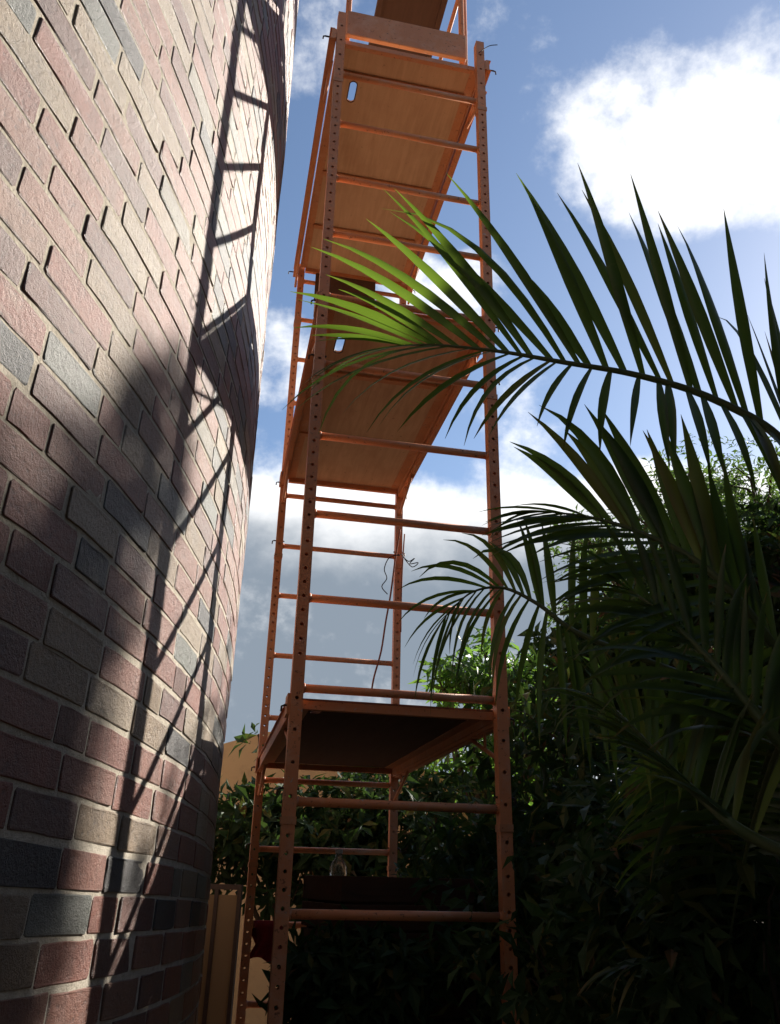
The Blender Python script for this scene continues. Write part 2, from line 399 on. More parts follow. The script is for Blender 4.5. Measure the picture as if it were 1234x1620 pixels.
at_ = jb.data.attributes.new('rnd', 'FLOAT', 'POINT'); at_.data.foreach_set('value', rv)

# ------------------------------------------------------------------ scaffold
TH = R_(11.3516); SX, SY = -0.3086, 2.8648; WID, LEN = .74, 1.83
sc_ = empty('scaffold_tower', (SX, SY, -.07), TH)
tag(sc_, 'tall orange rolling scaffold with ladder ends and plywood platforms beside the brick tower', 'scaffold')
Z0 = .07                            # world z = local z - .07
SI = (Matrix.Translation((SX, SY, -.07)) @ Matrix.Rotation(TH, 4, 'Z')).inverted()
SEC = 1.7125; PW = .043
def post_mesh(h, sparse_to, dense_from, dense_to):
    mb = MB(); w = PW / 2; r = .0068
    cuts = [z for z in [.075 + .107 * i for i in range(20)] if z < sparse_to]
    z = dense_from
    while z < dense_to: cuts.append(z); z += .0532
    cell = .026
    for y, flip in ((-w, False), (w, True)):
        zc = 0
        def quad(z0, z1):
            q = [(-w, y, z0), (w, y, z0), (w, y, z1), (-w, y, z1)]; mb.add(q, [(3, 2, 1, 0) if flip else (0, 1, 2, 3)])
        for c in cuts:
            if c - cell / 2 > zc: quad(zc, c - cell / 2)
            rect = [(w, c), (w, c + cell / 2), (0, c + cell / 2), (-w, c + cell / 2), (-w, c), (-w, c - cell / 2), (0, c - cell / 2), (w, c - cell / 2)]
            oc = [(r * math.cos(math.pi / 4 * k), c + r * math.sin(math.pi / 4 * k)) for k in range(8)]
            inn = [(px, pz) for px, pz in oc]
            vv = [(a, y, b) for a, b in rect] + [(a, y, b) for a, b in inn] + [(a, y * (1 - .14), b) for a, b in inn]
            ff = [(8 + k, k, (k + 1) % 8, 8 + (k + 1) % 8) for k in range(8)] + [(16 + k, 8 + k, 8 + (k + 1) % 8, 16 + (k + 1) % 8) for k in range(8)]
            mb.add(vv, [tuple(reversed(q)) for q in ff] if flip else ff); zc = c + cell / 2
        quad(zc, h)
    for x, flip in ((-w, True), (w, False)):
        q = [(x, -w, 0), (x, w, 0), (x, w, h), (x, -w, h)]; mb.add(q, [(3, 2, 1, 0) if flip else (0, 1, 2, 3)])
    mb.add([(-w, -w, h), (w, -w, h), (w, w, h), (-w, w, h)], [(0, 1, 2, 3)]); mb.add([(-w, -w, 0), (w, -w, 0), (w, w, 0), (-w, w, 0)], [(3, 2, 1, 0)])
    return mb
POST = post_mesh(SEC - .004, .50, .55, SEC - .03).mesh('post', 'orange_paint')
POST_TOP = post_mesh(.50, .45, 9, 9).mesh('post', 'orange_paint')
sm = MB(); w = PW / 2 + .003
sm.box(-w, w, -w, w, -.012, .012); SLEEVE = sm.mesh('coupling_collar', 'orange_paint_worn')
rm = MB(); rm.tube([(PW / 2 - .004, 0, 0), (WID - PW / 2 + .004, 0, 0)], .0152, 10); rm.tube([(PW / 2 - .001, 0, 0), (PW / 2 + .007, 0, 0)], [.0205, .0165], 10); rm.tube([(WID - PW / 2 - .007, 0, 0), (WID - PW / 2 + .001, 0, 0)], [.0165, .0205], 10); RUNG = rm.mesh('rung', 'orange_paint', True)
pm = MB(); pm.tube([(-.03, 0, 0), (.034, 0, 0)], .0042, 6); pm.tube([(.033, 0, 0), (.042, 0, -.004), (.043, 0, -.022)], .0036, 6)
PIN = pm.mesh('lock_pin', 'dark_steel')
bp = MB(); bp.tube([(0, 0, .0), (0, 0, .12)], .016, 10); bp.box(-.07, .07, -.07, .07, 0, .012); JACK = bp.mesh('base_plate', 'dark_steel')
def leg_line(y, base, rungs, tops, topz, sec_n):
    for xi, x in enumerate((0, WID)):
        for k in range(sec_n):
            p = link('post', POST, sc_, (x, y, base + Z0 + k * SEC))
            if k: link('coupling_collar', SLEEVE, p, (0, 0, 0))
            if k: link('lock_pin', PIN, p, (0, 0, .10), (0, 0, math.pi if x == 0 else 0))
        p = link('post', POST_TOP, sc_, (x, y, base + Z0 + sec_n * SEC)); link('coupling_collar', SLEEVE, p)
        link('base_plate', JACK, sc_, (x, y, 0.01 if base + Z0 < .1 else base + Z0 - .118))
    for z in rungs: link('rung', RUNG, sc_, (0, y, z + Z0))
near_r = [.111, .456, .80, 1.136, 1.49, 1.824, 2.197, 2.525, 2.861, 3.20, 3.54, 3.885, 4.236, 4.566, 4.918, 5.255]
far_r = [.005, .34, .68, 1.02, 1.37, 1.725, 2.07, 2.402, 2.755, 3.115, 3.43, 3.768, 4.11, 4.44, 4.783, 5.11, 5.44]
leg_line(0, .051, near_r, 0, 5.69, 3)
leg_line(LEN, -.065, far_r, 0, 5.55, 3)

def plate(mb, x0, x1, y0, y1, z0, z1, hc=None, hl=.04, hr=.016):
    if hc is None: return mb.box(x0, x1, y0, y1, z0, z1)
    hx, hy = hc; n = 24; a, b = hx - .07, hx + .07; c, d = hy - .10, hy + .10
    ring = []
    for k in range(n):
        t = 2 * math.pi * k / n; px, py = math.cos(t), math.sin(t)
        ring.append((hx + hr * px, hy + hr * py + math.copysign(hl, py) * (1 if abs(py) > 1e-6 else 0)))
    rect = []
    for k in range(n):
        t = 2 * math.pi * k / n; px, py = math.cos(t), math.sin(t); m = max(abs(px), abs(py)); rect.append((hx + .07 * px / m, hy + .10 * py / m))
    for z, fl in ((z0, True), (z1, False)):
        v = [(p[0], p[1], z) for p in rect] + [(p[0], p[1], z) for p in ring]
        f = [(k, (k + 1) % n, n + (k + 1) % n, n + k) for k in range(n)]
        mb.add(v, [tuple(reversed(q)) for q in f] if fl else f)
        for (p0, p1, p2, p3) in ((x0, x1, y0, c), (x0, x1, d, y1), (x0, a, c, d), (b, x1, c, d)):
            q = [(p0, p2, z), (p1, p2, z), (p1, p3, z), (p0, p3, z)]; mb.add(q, [(3, 2, 1, 0) if fl else (0, 1, 2, 3)])
    mb.add([(p[0], p[1], z0) for p in ring] + [(p[0], p[1], z1) for p in ring], [(k, (k + 1) % n, n + (k + 1) % n, n + k) for k in range(n)])
    q = [(x0, y0), (x1, y0), (x1, y1), (x0, y1)]
    mb.add([(a_, b_, z0) for a_, b_ in q] + [(a_, b_, z1) for a_, b_ in q], [(k, (k + 1) % 4, 4 + (k + 1) % 4, 4 + k) for k in range(4)])
    return mb
def platform(z, slot_px, bars, label=None, ply='plywood', outside=False):
    """plywood deck on an angle-iron frame between two side rails; z = underside of the frame"""
    z = z + Z0
    hc = None
    if slot_px:
        h = SI @ atz(slot_px[0], slot_px[1], z - Z0 + .035); hc = (h.x, max(h.y, .185))
    dx_ = -.014 if outside else .0145
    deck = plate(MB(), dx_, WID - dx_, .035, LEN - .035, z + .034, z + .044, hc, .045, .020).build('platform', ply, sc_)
    if label: tag(deck, label)
    if hc:
        hx, hy = hc; n = 24; rim = []
        for k in range(n + 1):
            t = 2 * math.pi * k / n; rim.append((hx + .021 * math.cos(t), hy + .021 * math.sin(t) + (math.copysign(.045, math.sin(t)) if abs(math.sin(t)) > 1e-6 else 0), z + .033))
        MB().tube(rim, .003, 5, False).build('slot_rim', 'dark_plywood', deck)
    for y in (.028, LEN - .028):
        e = MB(); e.box(0.024, WID - .024, y - .012, y + .012, z + .004, z + .033); e.build('end_beam', 'orange_paint', deck)
    for x in ((.012, WID - .012) if outside else (.042, WID - .042)):
        e = MB(); e.box(x - .022, x + .022, .042, LEN - .042, z + .029, z + .0335); s_ = 1 if x > .3 else -1
        e.box(x + s_ * .022, x + s_ * .026, .042, LEN - .042, z + .000, z + .0335); e.build('edge_angle', 'orange_paint_worn', deck)
    for y in bars:
        e = MB(); e.box(.029, WID - .029, y - .016, y + .016, z + .017, z + .0285); e.build('cross_bar', 'orange_paint_worn', deck)
    ro = .036 if outside else 0; y0, y1 = (-.02, LEN + .02) if outside else (.0225, LEN - .0225)
    for x in (-ro, WID + ro):       # the two long rails between (or hooked outside) the posts
        sg = -1 if x < .3 else 1
        rl = MB(); rl.box(x - .0125, x + .0125, y0, y1, z - .012, z + .052)
        rl.box(x - .004 if sg > 0 else x - .021, x + .021 if sg > 0 else x + .004, y0, y1, z + .0525, z + .0575); rl.box(x - .004 if sg > 0 else x - .021, x + .021 if sg > 0 else x + .004, y0, y1, z - .0175, z - .0125)
        r_ = rl.build('side_rail', 'orange_paint', sc_)
        for y in (0, LEN):
            b = MB(); xi = sg * .0265 + (0 if sg < 0 else WID); e = 1 if y == 0 else -1
            if not outside: b.box(xi - .0045, xi + .0045, min(y - e * .012, y + e * .075), max(y - e * .012, y + e * .075), z - .02, z + .05); b.build('hook_bracket', 'orange_paint_worn', r_)
            link('lock_pin', PIN, r_, (xi + sg * (.02 if outside else -.02), y, z + .01), (0, 0, 0 if sg > 0 else math.pi))
        for y, e in ((0, 1), (LEN, -1)):
            MB().tube([(x, y + e * .022, z - .135), (x, y + e * .36, z - .016)], .0085, 8).build('brace', 'orange_paint', r_, True)
            MB().tube([(x, y + e * .19, z - .075), (x, y + e * .19, z - .015)], .006, 8).build('strut', 'orange_paint', r_, True)
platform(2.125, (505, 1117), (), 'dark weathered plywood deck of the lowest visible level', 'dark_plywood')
platform(3.845, (537, 545), (.56, 1.20))
platform(5.50, (557, 145), (.20, .90, 1.36), None, 'plywood', True)
platform(.70, None, (.42, .9, 1.38))

# guard rail and boards above the uppermost deck
def local(px, py, y):
    """point of the scaffold's own plane y = const seen at a pixel (used to lay out members)"""
    o = SI @ EYE; d = SI.to_3x3() @ ray(px, py); return o + d * ((y - o.y) / d.y)
tb = MB(); a = local(560, 42, .10); b = local(738, 86, .10)
zt = 5.69 + Z0
tb.box(.035, WID - .045, .075, .10, 5.665 + Z0, 5.85 + Z0, None, .003); tb.build('toe_board', 'orange_paint_worn', sc_)
for x in (.045, WID - .055):
    tb = MB(); tb.tube([(x, .13, 5.56 + Z0), (x, .13, 6.75 + Z0)], .016, 10); tb.build('guard_post', 'orange_paint', sc_, True)
tb = MB(); tb.tube([(WID + .005, .26, 5.56 + Z0), (WID + .005, .26, 6.75 + Z0)], .016, 10); tb.build('guard_post', 'orange_paint', sc_, True)
for z in (6.7,):
    tb = MB(); tb.tube([(.0, .15, z + Z0), (WID, .15, z + Z0)], .014, 10); tb.build('guard_rail', 'orange_paint', sc_, True)
for z in (6.72,):
    tb = MB(); tb.tube([(WID + .03, -.1, z + Z0), (WID + .03, LEN * .6, z + Z0)], .014, 10); tb.build('guard_rail', 'orange_paint', sc_, True)
tb = MB(); tb.box(.275, WID - .03, -.15, 1.62, 6.765 + Z0, 6.785 + Z0); tb.box(.275, .31, -.15, 1.62, 6.73 + Z0, 6.764 + Z0); tb.box(WID - .065, WID - .03, -.15, 1.62, 6.73 + Z0, 6.764 + Z0)
tag(tb.build('top_deck', 'dark_plywood', sc_), 'dark plywood deck at the very top of the scaffold')
# a plank hung across the far end, under the upper deck
tb = MB(); tb.box(.10, .53, LEN - .036, LEN - .018, 5.27 + Z0, 5.50 + Z0)
tag(tb.build('plank', 'dark_plywood'), 'dark brown plank hung across the far ladder end below the upper deck', 'plank').matrix_world = SI.inverted()

# ------------------------------------------------------------------ rope, wires
def wire(name, pts, rad, mat, label, cat, sub=4):
    P = [Vector(p) for p in pts]; out = []
    for i in range(len(P) - 1):
        p0, p1, p2, p3 = P[max(i - 1, 0)], P[i], P[i + 1], P[min(i + 2, len(P) - 1)]
        for k in range(sub):
            t = k / sub; out.append(.5 * ((2 * p1) + (p2 - p0) * t + (2 * p0 - 5 * p1 + 4 * p2 - p3) * t * t + (3 * p1 - p0 - 3 * p2 + p3) * t ** 3))
    out.append(P[-1]); base = out[0].copy()
    o = MB().tube([p - base for p in out], rad, 6).build(name, mat, None, True, base)
    return tag(o, label, cat)
def W(pts, D): return [at(x, y, D + (d[0] if d else 0)) for x, y, *d in pts]
wire('rope', W([(633, 838), (626, 880), (618, 940), (610, 985), (603, 1030), (592, 1070), (588, 1092)], 4.74), .0055, 'rope', 'thin reddish rope hanging from the far right post to the lower deck', 'rope')
wire('rope', W([(640, 845), (637, 890), (635, 940), (634, 1000)], 4.75), .0045, 'rope', 'short cord hanging close along the far right post', 'rope')
wire('wire', W([(632, 878), (616, 882), (608, 900), (612, 915), (604, 928), (613, 940)], 4.72), .003, 'galvanised_wire', 'crinkled dark wire end left of the far right post', 'wire')
wire('wire', W([(634, 876), (646, 888), (656, 883), (648, 892), (662, 890), (652, 897), (640, 884)], 4.72), .003, 'galvanised_wire', 'tangled loop of dark wire right of the far right post', 'wire')
wire('wire', W([(754, 440), (760, 448), (753, 455), (761, 461), (754, 468), (766, 463), (776, 470), (768, 478), (758, 472)], 2.93), .0026, 'galvanised_wire', 'curled tie wire wound round the near right post', 'wire')
wire('wire', W([(757, 84), (768, 76), (776, 72), (787, 71)], 2.98), .0022, 'galvanised_wire', 'thin tie wire sticking out at the top of the near right post', 'wire')

# ------------------------------------------------------------------ palm
def leaflet(mb, base, d0, length, width, nrm, droop, rng, seg=7, twist=0.0):
    p = base.copy(); d = d0.normalized(); vs = []; fs = []
    st = length / seg; o = 0
    for i in range(seg + 1):
        t = i / seg
        w = width * (.42 + .58 * math.sin(min(1, t * 2.2) * math.pi / 2)) * (1 - max(0, (t - .40) / .60) ** 1.7)
        w = max(w, .0006)
        side = d.cross(nrm).normalized(); up = side.cross(d).normalized()
        if twist: side = Matrix.Rotation(twist * t, 3, d) @ side; up = side.cross(d).normalized()
        e = .22 * w
        vs += [p - side * w / 2 + up * e, p, p + side * w / 2 + up * e]
        d = (d + Vector((0, 0, -1)) * droop * (st / length) * (.3 + 1.7 * t)).normalized(); p = p + d * st
    for i in range(seg):
        a = i * 3; fs += [(a, a + 1, a + 4, a + 3), (a + 1, a + 2, a + 5, a + 4)]
    mb.add(vs, fs)
def catmull(P, n):
    out = []
    for i in range(len(P) - 1):
        p0, p1, p2, p3 = P[max(i - 1, 0)], P[i], P[i + 1], P[min(i + 2, len(P) - 1)]
        for k in range(n):
            t = k / n; out.append(.5 * ((2 * p1) + (p2 - p0) * t + (2 * p0 - 5 * p1 + 4 * p2 - p3) * t * t + (3 * p1 - p0 - 3 * p2 + p3) * t ** 3))
    out.append(P[-1]); return out
def lerp_tab(tab, t):
    for (t0, v0), (t1, v1) in zip(tab, tab[1:]):
        if t <= t1: k = (t - t0) / (t1 - t0); return tuple(a + (b - a) * k for a, b in zip(v0, v1))
    return tab[-1][1]
def frond(parent, pts, n, sideA, sideB, length, width, seed, start=.12, droopA=.5, droopB=.9, rad=.012, mat='palm_leaf', separate=True, label=None):
    """pts: world points of the rachis, base first.  sideA/sideB: table of leaflet direction along it (world vectors)"""
    r = random.Random(seed); path = catmull([Vector(p) for p in pts], 10); m = len(path)
    rads = [rad * (1 - .86 * i / (m - 1)) for i in range(m)]
    base = path[0].copy()
    ro = MB().tube([p - base for p in path], rads, 7).build('frond', 'palm_stem', parent, True, base - parent.location)
    if label: tag(ro, label)
    ob = MB()
    for k in range(n):
        t = start + (1 - start) * (k + .5) / n
        for tab, dr in ((sideA, droopA), (sideB, droopB)):
            tt = min(.998, max(0, t + r.uniform(-.35, .35) / n)); i = tt * (m - 1); i0 = int(i); p = path[i0].lerp(path[min(i0 + 1, m - 1)], i - i0)
            T = (path[min(i0 + 1, m - 1)] - path[max(i0 - 1, 0)]).normalized()
            v = lerp_tab(tab, tt); d = Vector(v[:3]).normalized(); d = (d + Vector((r.uniform(-1, 1), r.uniform(-1, 1), r.uniform(-1, 1))) * .085).normalized()
            if r.random() < .04: continue
            if r.random() < .08: dr = dr * 2.0 + .2
            L = length * v[3] * (r.uniform(.88, 1.08) if r.random() > .08 else r.uniform(.5, .8)); nr = T.cross(d)
            nn = d.cross(nr).normalized() if False else (nr.normalized() if nr.length > .05 else d.orthogonal().normalized())
            nn = (nn + Vector((r.uniform(-1, 1), r.uniform(-1, 1), r.uniform(-1, 1))) * .25).normalized()
            l = MB(); leaflet(l, Vector((0, 0, 0)), d, L, width * r.uniform(.85, 1.1) * v[4], nn, dr * r.uniform(.55, 1.5), r, 7, r.uniform(-.7, .7))
            if separate:
                lo = l.build('leaflet', mat, ro, True, p - base); add_attr(lo, 'tip', [(q // 3) / 7 for q in range(24)]); add_attr(lo, 'rnd', [r.random() ** .8] * 24)
            else: ob.add([Vector(q) + p - base for q in l.v], l.f)
    if not separate:
        lo = ob.build('leaflets', mat, ro, True); tag(lo, kind='stuff'); nv = len(ob.v); add_attr(lo, 'tip', [(q % 24 // 3) / 7 for q in range(nv)]); add_attr(lo, 'rnd', [random.Random(seed * 999 + q // 24).random() for q in range(nv)])
    return ro
palm = empty('palm_tree', (.98, 1.42, -.07))
tag(palm, 'large feather palm with arching dark green fronds reaching over the scaffold from the right', 'palm')
MB().tube([(0, 0, -.05), (.01, .0, .5), (0, .01, 1.1), (-.03, 0, 1.55)], [.085, .065, .058, .054], 14).build('trunk', 'palm_bark', palm, True)
MB().tube([(-.03, 0, 1.54), (-.06, 0, 1.8), (-.10, 0, 2.05)], [.056, .048, .022], 12).build('crownshaft', 'palm_stem', palm, True)
crown = at(1300, 1085, 1.39)
PK = .68
def pt(x, y, D): return at(x, y, D * PK)
# frond arching across the upper right of the scaffold
frond(palm, [crown, pt(1310, 840, 1.95), pt(1240, 700, 1.96), pt(1130, 632, 2.0), pt(1010, 594, 2.05), pt(890, 573, 2.1), pt(790, 556, 2.15), pt(690, 546, 2.2), pt(630, 547, 2.24)], 34,
      [(0, (.1, .2, .95, .95, 1)), (.3, (.0, .15, 1, 1.12, 1.05)), (.5, (-.20, .1, 1, 1.12, 1.05)), (.62, (-.40, .1, 1, 1.16, 1)), (.72, (-.62, .05, .9, 1.08, .9)), (.82, (-.90, 0, .80, .76, .8)), (.92, (-1, 0, .46, .54, .7)), (1, (-1, 0, .04, .36, .5))],
      [(0, (.05, -.5, -.9, .5, .9)), (.35, (.02, -.5, -.85, .45, .85)), (.55, (-.28, -.25, -.75, .42, .7)), (.70, (-.70, -.15, -.45, .55, .55)), (.82, (-1, -.1, -.22, .75, .5)), (.92, (-1, 0, -.16, .58, .5)), (1, (-1, 0, -.03, .36, .45))],
      .54, .0245, 11, .12, .30, .85, .011)
# second frond, its broad leaflets standing up before the sky
frond(palm, [crown, pt(1240, 1040, 1.9), pt(1165, 945, 1.9), pt(1090, 880, 1.95), pt(1000, 838, 2.0), pt(930, 818, 2.05), pt(870, 810, 2.1)], 24,
      [(0, (.1, .2, 1, .62, 1)), (.45, (-.06, .2, 1, .68, 1.05)), (.62, (-.25, .1, 1, .62, 1)), (.76, (-.62, .05, .85, .52, .85)), (.88, (-1, 0, .28, .40, .7)), (1, (-1, 0, .02, .28, .55))],
      [(0, (-.5, -.3, -.5, .6, .9)), (.4, (-.9, -.2, -.1, .6, .75)), (.7, (-1, -.1, -.05, .50, .65)), (.9, (-1, 0, -.06, .34, .6)), (1, (-1, 0, -.04, .28, .5))],
      .50, .027, 23, .15, .38, .45, .010)
# third frond with the drooping, tattered tip before the lower deck
frond(palm, [crown - Vector((0, 0, .1)), pt(1120, 1085, 2.1), pt(1010, 1040, 2.15), pt(912, 1000, 2.2), pt(850, 955, 2.25), pt(795, 930, 2.3), pt(745, 938, 2.33), pt(705, 975, 2.35)], 25,
      [(0, (.15, .1, 1, .6, .8)), (.40, (.10, .1, 1, .62, .75)), (.55, (-.02, .1, 1, .50, .7)), (.68, (-.45, 0, .9, .42, .55)), (.80, (-.9, -.1, .15, .42, .42)), (1, (-.55, -.1, -1, .42, .40))],
      [(0, (.1, -.3, -.9, .6, .8)), (.45, (.05, -.2, -1, .6, .75)), (.62, (-.5, -.1, -.7, .55, .5)), (.8, (-.7, -.1, -.7, .55, .40)), (1, (-.35, -.1, -1, .45, .40))],
      .42, .022, 37, .2, 1.3, 1.9, .008)
# lower fronds in the shade on the right
frond(palm, [crown - Vector((0, 0, .15)),  pt(1250, 1190, 1.75),  pt(1180, 1110, 1.75),  pt(1110, 1030, 1.8),  pt(1040, 965, 1.85),  pt(990, 930, 1.9)], 22,
      [(0, (-.9, 0, .5, .6, .8)), (.5, (-1, 0, .35, .62, .8)), (.8, (-1, 0, .30, .5, .7)), (1, (-1, 0, .25, .35, .5))],
      [(0, (.3, -.1, 1, .4, .8)), (.5, (.2, .1, 1, .6, .8)), (.8, (-.2, .1, 1, .5, .7)), (1, (-.8, 0, .5, .35, .5))],
      .37, .020, 41, .2, .9, .6, .011)
frond(palm, [crown - Vector((0, 0, .3)),  pt(1200, 1330, 1.7),  pt(1110, 1262, 1.75),  pt(1050, 1205, 1.8),  pt(1000, 1150, 1.85),  pt(970, 1120, 1.9)], 20,
      [(0, (-.7, 0, .8, .5, .8)), (.6, (-.9, 0, .75, .5, .8)), (1, (-.8, 0, .6, .35, .5))],
      [(0, (.5, -.1, .9, .6, .8)), (.6, (.2, 0, 1, .55, .8)), (1, (-.4, 0, .8, .35, .5))],
      .32, .018, 43, .2, .7, .7, .010)
# the remaining fronds of the same crown
def spray(owner, centre, count, azr, elr, Lr, ll, lw, seed, mat='palm_leaf'):
    rg = random.Random(seed)
    for k in range(count):
        az = rg.uniform(*azr); el = rg.uniform(*elr); L = rg.uniform(*Lr); P = []
        dh = Vector((math.cos(az), math.sin(az), 0))
        for i in range(6):
            t = i / 5; P.append(centre + dh * (L * (.75 * t + .15 * t * t) * math.cos(el * .6)) + Vector((0, 0, L * (math.sin(el) * t * .95 - .5 * t * t))))
        sd = dh.cross(Vector((0, 0, 1))); up = Vector((0, 0, .35))
        A = [(0, (*(sd * .9 + dh * .5 + up), .6, 1)), (.6, (*(sd * .8 + dh * .7 + up * .5), .9, 1)), (1, (*(dh + sd * .2), .5, .6))]
        B = [(0, (*(-sd * .9 + dh * .5 + up), .6, 1)), (.6, (*(-sd * .8 + dh * .7 + up * .5), .9, 1)), (1, (*(dh - sd * .2), .5, .6))]
        frond(owner, P, 32, A, B, ll, lw * .8, seed * 7 + k, .15, .8, .8, .009, mat, False)
spray(palm, crown, 6, (.25, 1.75), (-.15, .5), (.8, 1.1), .42, .026, 77)
spray(palm, crown, 7, (-1.3, .4), (.2, 1.2), (.9, 1.3), .42, .028, 78)
for (x, y, hz, n, sd, lab) in [(1.75, 3.1, 1.55, 17, 301, 'clump of shaded feather palm fronds low behind the large palm'), (1.4, 2.5, .95, 14, 302, 'low young palm in the deep shade under the large fronds'), (1.55, 1.9, .85, 12, 303, 'young palm at the bottom right corner in deep shade')]:
    c2 = empty('young_palm', (x, y, -.07)); tag(c2, lab, 'palm', 'young palms in the shade')
    MB().tube([(0, 0, -.05), (.0, .01, hz * .5), (0, 0, hz + .07)], [.07, .05, .03], 10).build('trunk', 'palm_bark', c2, True)
    spray(c2, Vector((x, y, hz)), n, (0, 6.28), (.35, 1.35), (.75, 1.25), .40, .026, sd)

# ------------------------------------------------------------------ leafy trees and shrubs
def leaf_mass(centres, n, size, aspect, seed, origin, hang=.3, whorl=0):
    """n leaves spread through ellipsoidal clumps: folded blades of four triangles"""
    r = random.Random(seed); mb = MB(); tot = sum(c[1] ** 2 for c in centres)
    V, F = mb.v, mb.f
    for c, rad, sq in centres:
        cnt = int(n * rad * rad / tot)
        k = 0
        while k < cnt:
            u = Vector((r.gauss(0, 1), r.gauss(0, 1), r.gauss(0, 1))).normalized() * (r.random() ** .45)
            p = Vector(c) + Vector((u.x * rad, u.y * rad, u.z * rad * sq))
            if mnoise.noise(p * (1.9 / max(.35, rad))) < -.18: k += .25; continue
            ax = (u + Vector((r.uniform(-1, 1), r.uniform(-1, 1), r.uniform(-.4, 1)))).normalized()
            m = max(1, whorl); a0 = r.uniform(0, 6.28); e1 = ax.orthogonal().normalized(); e2 = ax.cross(e1)
            for j in range(m):
                an = a0 + j * 2.399; d = ((e1 * math.cos(an) + e2 * math.sin(an)) * .9 + ax * .55 + Vector((0, 0, -hang)) * r.uniform(.3, 1.4)).normalized()
                L = size * r.uniform(.45, 1.25); w = L * aspect * r.uniform(.8, 1.15)
                nn = (ax + Vector((r.uniform(-.5, .5), r.uniform(-.5, .5), r.uniform(-.2, .6)))).normalized(); s_ = d.cross(nn)
                if s_.length < .05: continue
                s_.normalize(); up = s_.cross(d); b = p - origin + (ax * (j * .012) if m > 1 else Vector())
                tip = b + d * L - up * L * .14 ; mid = b + d * L * .5
                o = len(V); V += [tuple(b), tuple(mid - s_ * w / 2 + up * w * .22), tuple(mid - up * .0), tuple(mid + s_ * w / 2 + up * w * .22), tuple(tip)]
                F += [(o, o + 2, o + 1), (o, o + 3, o + 2), (o + 1, o + 2, o + 4), (o + 2, o + 3, o + 4)]
                k += 1
    return mb
def branches(mb, p, d, L, rad, depth, r, tips):
    q = p + d * L; mid = p + d * L * .5 + Vector((r.uniform(-1, 1), r.uniform(-1, 1), 0)) * L * .06
    mb.tube([p, mid, q], [rad, rad * .85, rad * .68], 7, False)
    if depth == 0: tips.append(q); return
    for k in range(r.choice((2, 3))):
        nd = (d + Vector((r.uniform(-1, 1), r.uniform(-1, 1), r.uniform(-.2, .7))) * .75).normalized()
        branches(mb, q, nd, L * r.uniform(.62, .85), rad * .62, depth - 1, r, tips)
def tree(name, base, h, clumps, leaves, size, aspect, mat, label, cat, seed, hang=.3, whorl=0, trunk_r=.09, group=None):
    r = random.Random(seed); base = Vector(base); t = empty(name, base); tag(t, label, cat, group)
    tb = MB(); tips = []
    top = Vector((0, 0, h * .45)); tb.tube([(0, 0, -.1), (.03, .02, h * .22), top], [trunk_r * 1.25, trunk_r, trunk_r * .85], 10, False)
    for c, rad, sq in clumps:            # a limb to each clump, with twigs
        q = Vector(c) - base; m1 = top.lerp(q, .5) + Vector((r.uniform(-.1, .1), r.uniform(-.1, .1), .08 * h * r.uniform(-.3, .6)))
        tb.tube([top * r.uniform(.7, 1), m1, q], [trunk_r * .55, trunk_r * .36, trunk_r * .12], 7, False)
        for k in range(5):
            u = Vector((r.gauss(0, 1), r.gauss(0, 1), r.gauss(0, 1))).normalized() * rad * .8; u.z *= sq
            tb.tube([m1.lerp(q, r.uniform(.3, 1)), q + u * .5 + Vector((0, 0, .03)), q + u], [trunk_r * .16, trunk_r * .1, trunk_r * .04], 5, False)
    tb.build('trunk', 'bark', t, True)
    co = leaf_mass(clumps, leaves, size, aspect, seed + 1, base, hang, whorl).build('crown', mat, t)
    rr = [r.random() for _ in range(len(co.data.vertices) // 5)]; add_attr(co, 'rnd', [x for x in rr for _ in range(5)])
    return t
def clumps(pts, D0, jit, seed):
    r = random.Random(seed); return [(at(x, y, D0 + r.uniform(-jit, jit)), rad, sq) for x, y, rad, sq in pts]
# dark glossy shrub tree behind the scaffold
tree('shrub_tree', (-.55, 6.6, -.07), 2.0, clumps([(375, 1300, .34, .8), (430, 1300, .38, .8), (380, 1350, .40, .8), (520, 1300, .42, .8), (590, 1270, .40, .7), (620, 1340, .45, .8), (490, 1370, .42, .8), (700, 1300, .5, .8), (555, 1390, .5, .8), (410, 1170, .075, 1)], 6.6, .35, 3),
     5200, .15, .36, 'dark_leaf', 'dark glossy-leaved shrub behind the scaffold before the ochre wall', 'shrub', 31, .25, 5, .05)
# sunlit broad-leaved tree showing above the lower deck
tree('mango_tree', (1.0, 8.4, -.07), 4.2, clumps([(740, 1062, .36, .7), (800, 1088, .45, .7), (840, 1075, .36, .7), (770, 1022, .22, .8), (705, 1085, .24, .6), (880, 1070, .34, .8), (860, 1180, .7, .8), (960, 1110, .6, .8), (780, 1210, .7, .8)], 8.4, .4, 5),
     3600, .22, .26, 'mid_leaf', 'sunlit green tree with drooping long leaves seen above the lowest visible deck', 'tree', 51, .7, 6, .10)
# fine-leaved tree on the right, also reaching out of view to the right
NE = [(1080, 800, .55, .9), (1130, 770, .6, .8), (1215, 790, .6, .9), (1180, 860, .8, .9), (1060, 870, .6, .8), (930, 860, .36, .8), (985, 880, .45, .8), (1100, 960, .9, .9), (1240, 960, 1., .9), (960, 960, .6, .8)]
tree('fine_leaved_tree', (2.9, 6.6, -.07), 4.5, clumps(NE, 6.6, .5, 6), 17000, .075, .34, 'light_leaf', 'airy tree with tiny bright leaves behind the palm fronds on the right', 'tree', 61, .3, 6, .12)
